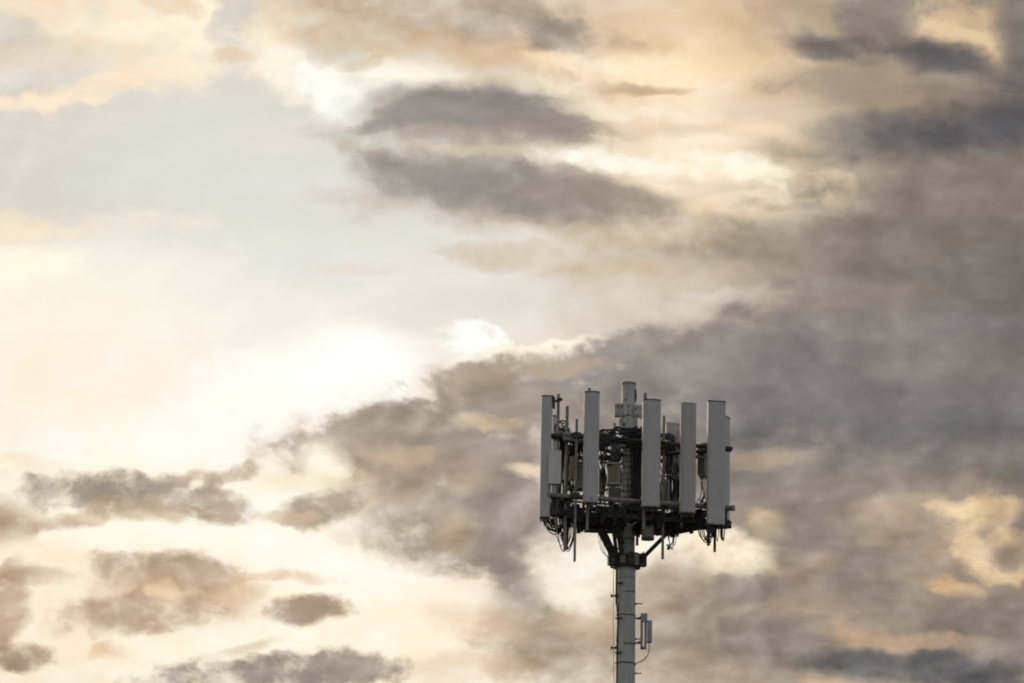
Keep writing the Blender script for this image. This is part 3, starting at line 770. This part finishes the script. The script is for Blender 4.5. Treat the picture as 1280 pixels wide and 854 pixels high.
r6 = radio(0, 827, 849, 566, 592, .5, .18, R(8), BOXG, 'dark wide box behind the gap right of the wide antenna, upper one', fins=6)
r7 = radio(0, 840, 852, 598, 640, -.3, .16, R(5), BOXD, 'tall brown black box low behind the gap right of the wide antenna', lip=True)
r8 = radio(0, 763.5, 774.5, 557, 575, -.7, .14, 0, BOXD, 'small black box above the lipped box left of the pole', ports=2)
r9 = radio(0, 760, 776.5, 610, 626, -1.0, .14, R(3), BOXD, 'squat black box below the lipped box left of the pole', fins=4, ports=4)
r10 = radio(0, 794, 803, 572, 612, .25, .14, R(30), BOXD, 'black upright box against the right side of the pole', fins=3)
r11 = radio(0, 827, 838, 600, 634, -.4, .14, R(-12), BOXG, 'dark grey box at rail height just right of the wide antenna', fins=4)
r12 = radio(0, 701, 709, 565, 600, -.6, .14, R(-20), BOXD, 'narrow black box between the pale box and the tan box', fins=3)
r13 = radio(0, 747.5, 757, 588, 616, -.3, .14, R(10), BOXD, 'thin black box in the gap right of the tall antenna', ports=2)
# dark cylindrical filter can hanging under the platform
pt = P(810, 641, -.6); zb = Z(674, pt.x, -.6)
t = thing('filter_can', (pt.x, -.6, zb), 'dark round canister hanging under the wide antenna right of the pole', 'canister')
MB().tube([(pt.x, -.6, zb), (pt.x, -.6, pt.z)], .135, 24).build('body', BOXG, t)
MB().tube([(pt.x, -.6, zb - .012), (pt.x, -.6, zb + .03)], .142, 24).build('rim', BOXD, t)
MB().tube([(pt.x - .11, -.66, zb - .05), (pt.x - .11, -.66, zb)], .012, 8).tube([(pt.x + .02, -.66, pt.z), (pt.x + .02, -.66, pt.z + .1)], .04, 8).build('port', CAP, t)

# ------------------------------------------------------------------ small antenna lower on the pole
ysm = -.05
t = thing('pole_antenna', (X0 + .3, ysm, Z(812)), 'small blue grey antenna box on a short bracket at the right of the lower pole', 'antenna')
s = MB(); q0 = P(802.3, 769, ysm); q1 = P(807, 777, ysm)
MB().tube([(q0.x, ysm, Z(811, q0.x, ysm)), (q0.x, ysm, q0.z)], .030, 12).build('mount_pipe', BLUE, t)
MB().tube([(q1.x, ysm - .02, Z(812, q1.x, ysm)), (q1.x, ysm - .02, q1.z)], .028, 12).build('mount_pipe', BLUE, t)
for py in (810.5,): MB().box((q1.x - .04, ysm, Z(py)), (.13, .07, .04)).build('pipe_foot', DARK, t)
c0 = P(805, 772.5, ysm); MB().box((c0.x, ysm - .02, c0.z), (.145, .10, .17), bev=.012).build('head_box', BLUE, t)
for dx_, dz_ in ((-.05, .085), (.05, .085)): MB().tube([(c0.x + dx_, ysm - .02, c0.z + dz_ - .01), (c0.x + dx_, ysm - .02, c0.z + dz_ + .015)], .014, 8).build('bolt', DARK, t)
c1 = P(812, 790, ysm); MB().box((c1.x, ysm - .04, c1.z), (.105, .16, .46), bev=.03).build('radome', BLUE, t)
MB().box((c1.x - .01, ysm - .04, c1.z - .235), (.09, .12, .02), bev=.02).build('end_cap', CAP, t)
for py in (773.5, 804):
    z = Z(py)
    MB().tube([(X0 + .17, -.03, z + .02), (X0 + .24, ysm, z), (q0.x, ysm, z)], .020, 8).tube([(X0 + .26, ysm - .03, z - .03), (X0 + .31, ysm - .03, z + .03)], .018, 8).build('arm', DARK, t)
pts = [(811.3, 802.5), (811.3, 812), (809, 820), (803, 826), (796, 829), (793.5, 832)]
MB().tube(smooth_path([P(a, c, ysm - .05 + .0 * k) for k, (a, c) in enumerate(pts)]), .011, 8).build('cable', ROPE, t)

# ------------------------------------------------------------------ lines down the left of the pole
t = thing('safety_climb_line', (X0 - .33, -.1, .2), 'thin wire running down clear of the left side of the lower pole on small standoffs', 'cable')
MB().tube([P(766.8, 712, -.1), P(766.6, 780, -.1), P(767.3, 860, -.1), (X0 - .38, -.1, .3)], .006, 6).build('wire', ROPE, t)
for py in (745, 810):
    a, c = P(764.5, py, -.1), P(773, py - .5, -.1)
    MB().tube([a, c], .016, 8).tube([a + Vector((0, 0, -.03)), a + Vector((0, 0, .03))], .022, 8).tube([P(769.5, py - 1.8, -.1), P(769.5, py + 1.5, -.1)], .024, 8).tube([P(772, py - 1.5, -.1), P(772, py + 1, -.1)], .02, 8).build('standoff', DARK, t)
t = thing('feeder_cable', (X0 - .25, -.12, .2), 'yellow green stained cable coming down from the collar along the left edge of the pole', 'cable')
MB().tube(smooth_path([P(770.8, 700, -.2), P(770.3, 712, -.18), P(770.2, 735, -.16), P(769.8, 752, -.14), P(771.3, 762, -.14), P(772, 780, -.14), P(771.0, 800, -.14), P(770.8, 856, -.14)]), .013, 8).build('jacket', YELL, t)
t2 = MB().tube(smooth_path([P(771.6, 712, -.12), P(771.4, 740, -.12), P(771.2, 754, -.12), P(772.6, 765, -.12), P(771.2, 857, -.12)]), .016, 8).build('jacket', RUBB, t)

# ------------------------------------------------------------------ cables, each a tube of its own in its bunch
rc = random.Random(11)
def bunch(label, loc=None, group='cable bunches on the platform'):
    return thing('cable_bunch', loc or (X0, 0, z_low), label, 'cables', group)
def cable(parent, pts, r=.014, m=RUBB, n=5, jit=0.0):
    pp = [Vector(p) + Vector((rc.uniform(-jit, jit), rc.uniform(-jit, jit), rc.uniform(-jit, jit))) for p in pts]
    return MB().tube(smooth_path(pp, n), r, 6).build('cable', m, parent)
# 1 foot of the left antenna
t = bunch('thick black cables looping down from the foot of the far left antenna', P(695, 660, -1.5))
for i in range(7):
    x0 = 679.5 + i * 1.8; dp = rc.uniform(6, 17)
    cable(t, [P(x0, 649, -1.55), P(x0 + 1, 649 + dp * .55, -1.5), P(x0 + 6, 650 + dp, -1.4), P(x0 + 14, 651 + dp * 1.1, -1.2), P(704 + rc.uniform(-2, 3), 650 + dp * .5, -1.1), P(703 + rc.uniform(-3, 4), 625, -1.0)], rc.choice((.014, .018, .022)))
for i in range(9):
    x0 = 692 + rc.uniform(0, 10); dp = rc.uniform(15, 35)
    cable(t, [P(x0, 630, -1.2), P(x0 + rc.uniform(-2, 2), 652, -1.2), P(x0 + 4, 652 + dp * .75, -1.1), P(x0 + 10, 655 + dp, -1.0), P(x0 + 17, 650 + dp * .6, -.9), P(x0 + 17, 640, -.9)], rc.choice((.008, .011, .015)))
# 2 clump low in the left corner
t = bunch('dense knot of black hanging cables below the left corner of the platform', P(707, 660, -1.1))
for i in range(14):
    x0 = 700 + rc.uniform(0, 13)
    cable(t, [P(x0, 600, -1.1), P(x0 + rc.uniform(-5, 5), 620, -1.2), P(x0 + rc.uniform(-4, 4), 640, -1.1), P(706 + rc.uniform(-3, 5), 660 + rc.uniform(0, 10), -1.0), P(708 + rc.uniform(-2, 2), rc.uniform(672, 686), -1.0)], rc.choice((.014, .02, .026)))
# 3 loops at the upper left corner
t = bunch('round coils of black cable at the upper left corner rail', P(700, 540, -1.3))
for i in range(7):
    cx, cy, rr_ = 701 + rc.uniform(-4, 6), 538 + rc.uniform(-5, 12), rc.uniform(5, 10)
    cable(t, [P(cx + rr_ * math.cos(a * .9), cy + rr_ * 1.1 * math.sin(a * .9), -1.3 + a * .03) for a in range(0, 7)], rc.choice((.009, .013, .017)))
for i in range(12):
    x0 = rc.uniform(700, 712)
    cable(t, [P(x0, rc.uniform(535, 548), -1.2), P(x0 + rc.uniform(-6, 6), 560, -1.3), P(x0 + rc.uniform(-5, 5), 580, -1.1), P(x0 + rc.uniform(-3, 8), 605, -1.1)], rc.choice((.012, .018, .024)))
# 4 bundles under the upper rail, left part
t = bunch('black cables strung along below the upper rail between left corner and tall antenna', P(720, 556, -1.2))
for i in range(15):
    ya_, yb_ = rc.uniform(548, 572), rc.uniform(546, 570)
    cable(t, [P(704, ya_, -1.1), P(712, ya_ + rc.uniform(-3, 6), -1.0), P(722, (ya_ + yb_) / 2 + rc.uniform(-3, 5), -.9), P(732, yb_ + rc.uniform(-3, 4), -.7), P(745, yb_, -.5)], rc.choice((.012, .016, .022)))
for i in range(10):
    x0 = rc.uniform(712, 734)
    cable(t, [P(x0, 552, -.9), P(x0 + rc.uniform(-4, 4), 566, -1.0), P(x0 + rc.uniform(-4, 4), 580, -.9), P(x0 + rc.uniform(-6, 6), 612, -1.0)], rc.choice((.012, .017)))
# 5 sweeping arcs to the pole
t = bunch('black cables sweeping in arcs from the tall antenna round the top of the pole', P(770, 543, -.6))
for i in range(19):
    ya_, yb_ = rc.uniform(541, 562), rc.uniform(535, 560)
    cable(t, [P(745, ya_, -1.0), P(755, ya_ - rc.uniform(0, 6), -.9), P(768, yb_ - rc.uniform(0, 3), -.5), P(780, yb_ + 1, -.33 - rc.uniform(0, .2)), P(792, yb_ + rc.uniform(-2, 3), -.35), P(805, yb_ + rc.uniform(-2, 8), -.5)], rc.choice((.010, .014, .019, .024)))
for i in range(5):
    cable(t, [P(748, 545 + i, -1.1), P(754, 538 + i * 1.5, -1.0), P(762, 537 + i * 1.5, -.8), P(770, 541 + i, -.7)], .008)
# 6 tangle down the pole
t = bunch('mass of black cables coming down the right side of the pole through the platform', P(799, 600, -.3))
for i in range(34):
    x0 = rc.uniform(791, 805)
    cable(t, [P(x0 + rc.uniform(-4, 2), rc.uniform(532, 546), -.3), P(x0 + rc.uniform(-3, 3), 565, -.3), P(x0 + rc.uniform(-3, 3), 590, -.25), P(x0 + rc.uniform(-3, 3), 615, -.3), P(x0 + rc.uniform(-5, 2), 640, -.25), P(795 + rc.uniform(-1, 5), rc.uniform(650, 672), -.2)], rc.choice((.012, .018, .026)))
for i in range(3):
    x0 = rc.uniform(777, 789)
    cable(t, [P(x0, 548, -.25), P(x0 + rc.uniform(-6, 2), 570, -.3), P(x0 + rc.uniform(-4, 4), 600, -.25), P(x0 + rc.uniform(-5, 5), 632, -.3)], rc.choice((.006, .009)))
# 7 left of the pole, round the middle boxes
t = bunch('thin black jumper cables around the boxes between the tall antenna and the pole', P(762, 600, -.8))
for i in range(14):
    x0 = rc.uniform(750, 778)
    cable(t, [P(x0, rc.uniform(550, 565), -.6), P(x0 + rc.uniform(-4, 4), 575, -.9), P(x0 + rc.uniform(-5, 5), 600, -.5), P(x0 + rc.uniform(-6, 6), 622, -.7), P(x0 + rc.uniform(-6, 6), 645, -.6)], rc.choice((.008, .012, .016)))
for i in range(5):
    cable(t, [P(750 + i * 1.5, 582, -1.1), P(751 + i, 572 + i, -1.1), P(755 + i, 566 + i, -1.0), P(759 + i, 572, -1.0), P(761 + i, 584, -1.0)], .008)
# 8 right of the wide antenna
t = bunch('flat fan of black cables curving behind the wide antenna toward the short rear antenna', P(835, 550, 0))
for i in range(16):
    ya_ = 543 + i * 1.5
    cable(t, [P(818, ya_ - 2, -.6), P(828, ya_ + rc.uniform(-1, 2), -.4), P(838, ya_ + 1 + rc.uniform(-2, 2), -.1), P(846, ya_ + 4 + rc.uniform(0, 4), .2), P(851, ya_ + 12, .3)], rc.choice((.014, .02, .026)))
for i in range(16):
    x0 = rc.uniform(826, 850)
    cable(t, [P(x0, 556, -.2), P(x0 + rc.uniform(-5, 5), 578, -.2), P(x0 + rc.uniform(-5, 5), 605, -.4), P(x0 + rc.uniform(-5, 5), 640, -.3)], rc.choice((.012, .018)))
# 9 wisps under the right half
t = bunch('thin wisps of cable dangling under the platform right of the pole', P(838, 675, -.2))
for i in range(9):
    x0 = 832 + rc.uniform(0, 10); dp = rc.uniform(8, 28)
    cable(t, [P(x0, 650, -.2), P(x0 + 1, 655 + dp * .7, -.2), P(x0 + 3 + rc.uniform(0, 3), 660 + dp, -.2), P(x0 + 7 + rc.uniform(0, 3), 655 + dp * .5, -.2), P(x0 + 9, 645, -.2)], rc.choice((.005, .008, .011)))
w = MB()
for i in range(8):
    p = P(836 + rc.uniform(-2, 3), 684 + rc.uniform(-3, 3), -.2); w.cut().box(p, (.05, .03, .03), rc.uniform(0, 3), rc.uniform(0, 1))
build_each(w, 'cable_end', RUBB, t)
# 10 left thin loops to collar
t = bunch('three thin long loops of cable hanging from the platform down to the pole collar', P(755, 690, -.5))
for i, (xa, dp) in enumerate(((747.5, 0), (749.5, 2), (752, 5))):
    cable(t, [P(xa, 655, -.7), P(xa + .3, 668, -.7), P(xa + 3, 684, -.6), P(xa + 8 - i, 693 + i, -.5), P(764, 699, -.4)], .006, PALEC if i else YELL)
# 11 right corner
t = bunch('black cables hanging in loops from the foot of the right corner antennas', P(893, 670, -.9))
for i in range(6):
    x0 = 871.5 + i * 2.4; dp = rc.uniform(14, 25)
    cable(t, [P(x0, 640, -.8), P(x0 + .3, 656, -.85), P(x0 + 3, 648 + dp, -.95), P(x0 + 9, 655 + dp, -1.0), P(885 + i * 1.5, 655 + dp * .5, -1.05), P(887 + i * 2.6, 657, -1.0)], rc.choice((.006, .009, .012)))
for i in range(12):
    x0 = 886 + rc.uniform(0, 17); x1 = x0 + rc.uniform(-5, 5)
    cable(t, [P(x0, 657, -.95), P(x0 + rc.uniform(-1, 1), 662 + rc.uniform(0, 6), -.95), P((x0 + x1) / 2, 669 + rc.uniform(0, 8), -.9), P(x1, 664, -.8), P(x1, 650, -.7)], rc.choice((.009, .012, .016)))
t = bunch('few thin cables coming out below the finned box beside the right corner antenna', P(879, 610, -.7))
for i in range(6):
    x0 = 877 + i * 1.2
    cable(t, [P(x0, 596, -.5), P(x0 + rc.uniform(-2, 1), 606, -.6), P(x0 + rc.uniform(-1, 3), 618, -.6), P(880 + rc.uniform(-6, 4), 626 + rc.uniform(-2, 4), -.7), P(874 + rc.uniform(-5, 6), 634, -.7)], rc.choice((.006, .01)))
cable(t, [P(871, 630, -.7), P(873, 624, -.7), P(877, 627, -.7), P(880, 632, -.7)], .009); cable(t, [P(878, 626, -.8), P(881, 622, -.8), P(884, 626, -.8), P(881, 629, -.8), P(878, 626, -.8)], .012)
# 12 along the lower rail
t = bunch('long black cables lashed along the lower rail and walkway edge across the front', P(790, 632, -1.0))
for i in range(22):
    xa, xb = sorted((rc.uniform(692, 790), rc.uniform(780, 885))); n_ = 5; o_ = rc.uniform(4, 30)
    pts = []
    for k in range(n_ + 1):
        x = xa + (xb - xa) * k / n_; yy = front_y(x, -.25 - .03 * (i % 6)); pts.append(P(x, 622 + (x - 692) * .075 + o_ * .75 + rc.uniform(-2, 5) * (k % 2), yy))
    cable(t, pts, rc.choice((.014, .02, .026)))
t = bunch('black cables draped over the upper front rail from the left corner to the right corner', P(790, 552, -1.0))
for i in range(13):
    xa, xb = rc.uniform(703, 760), rc.uniform(770, 872); pts = []; o_ = rc.uniform(-2, 6)
    for k in range(8):
        x = xa + (xb - xa) * k / 7; pts.append(P(x, 544 + (x - 703) * .07 + o_ + rc.uniform(-2.5, 3.5), front_y(x, rc.choice((-.07, .07, .075)))))
    cable(t, pts, rc.choice((.010, .014, .02)))
t = bunch('short black loops of cable hanging along the front edge of the walkway floor', P(790, 640, -1.2))
for i in range(34):
    x = rc.uniform(700, 872); y0 = 628 + (x - 692) * .075; dp = rc.uniform(6, 20) if i % 4 else rc.uniform(18, 30); wd = rc.uniform(3, 11); yy = front_y(x, .03)
    cable(t, [P(x, y0, yy), P(x + wd * .15, y0 + dp * .8, yy), P(x + wd * .5, y0 + dp, yy), P(x + wd * .9, y0 + dp * .7, yy), P(x + wd, y0 + 1, yy)], rc.choice((.009, .013, .018)))
# 13 under-floor bundle left of the pole
t = bunch('heavy black cable trunk gathered from the left corner toward the pole under the floor', P(750, 650, -.6))
for i in range(14):
    cable(t, [P(706 + rc.uniform(-4, 8), 636 + rc.uniform(-4, 10), -1.1), P(725, 648 + rc.uniform(-8, 12), -.9), P(748, 652 + rc.uniform(-10, 12), -.6), P(766, 655 + rc.uniform(-12, 10), -.4), P(776 + rc.uniform(0, 4), 670 + rc.uniform(-10, 18), -.25)], rc.choice((.016, .022, .028)))
t = bunch('black cable trunk gathered from the right side toward the pole under the floor', P(825, 650, -.3))
for i in range(14):
    cable(t, [P(880 + rc.uniform(-12, 4), 640 + rc.uniform(-4, 5), -.8), P(855, 643 + rc.uniform(-6, 10), -.5), P(838, 648 + rc.uniform(-8, 12), -.4), P(815, 645 + rc.uniform(-10, 12), -.4), P(800 + rc.uniform(-4, 6), 640 + rc.uniform(-10, 14), -.3)], rc.choice((.016, .022, .028)))
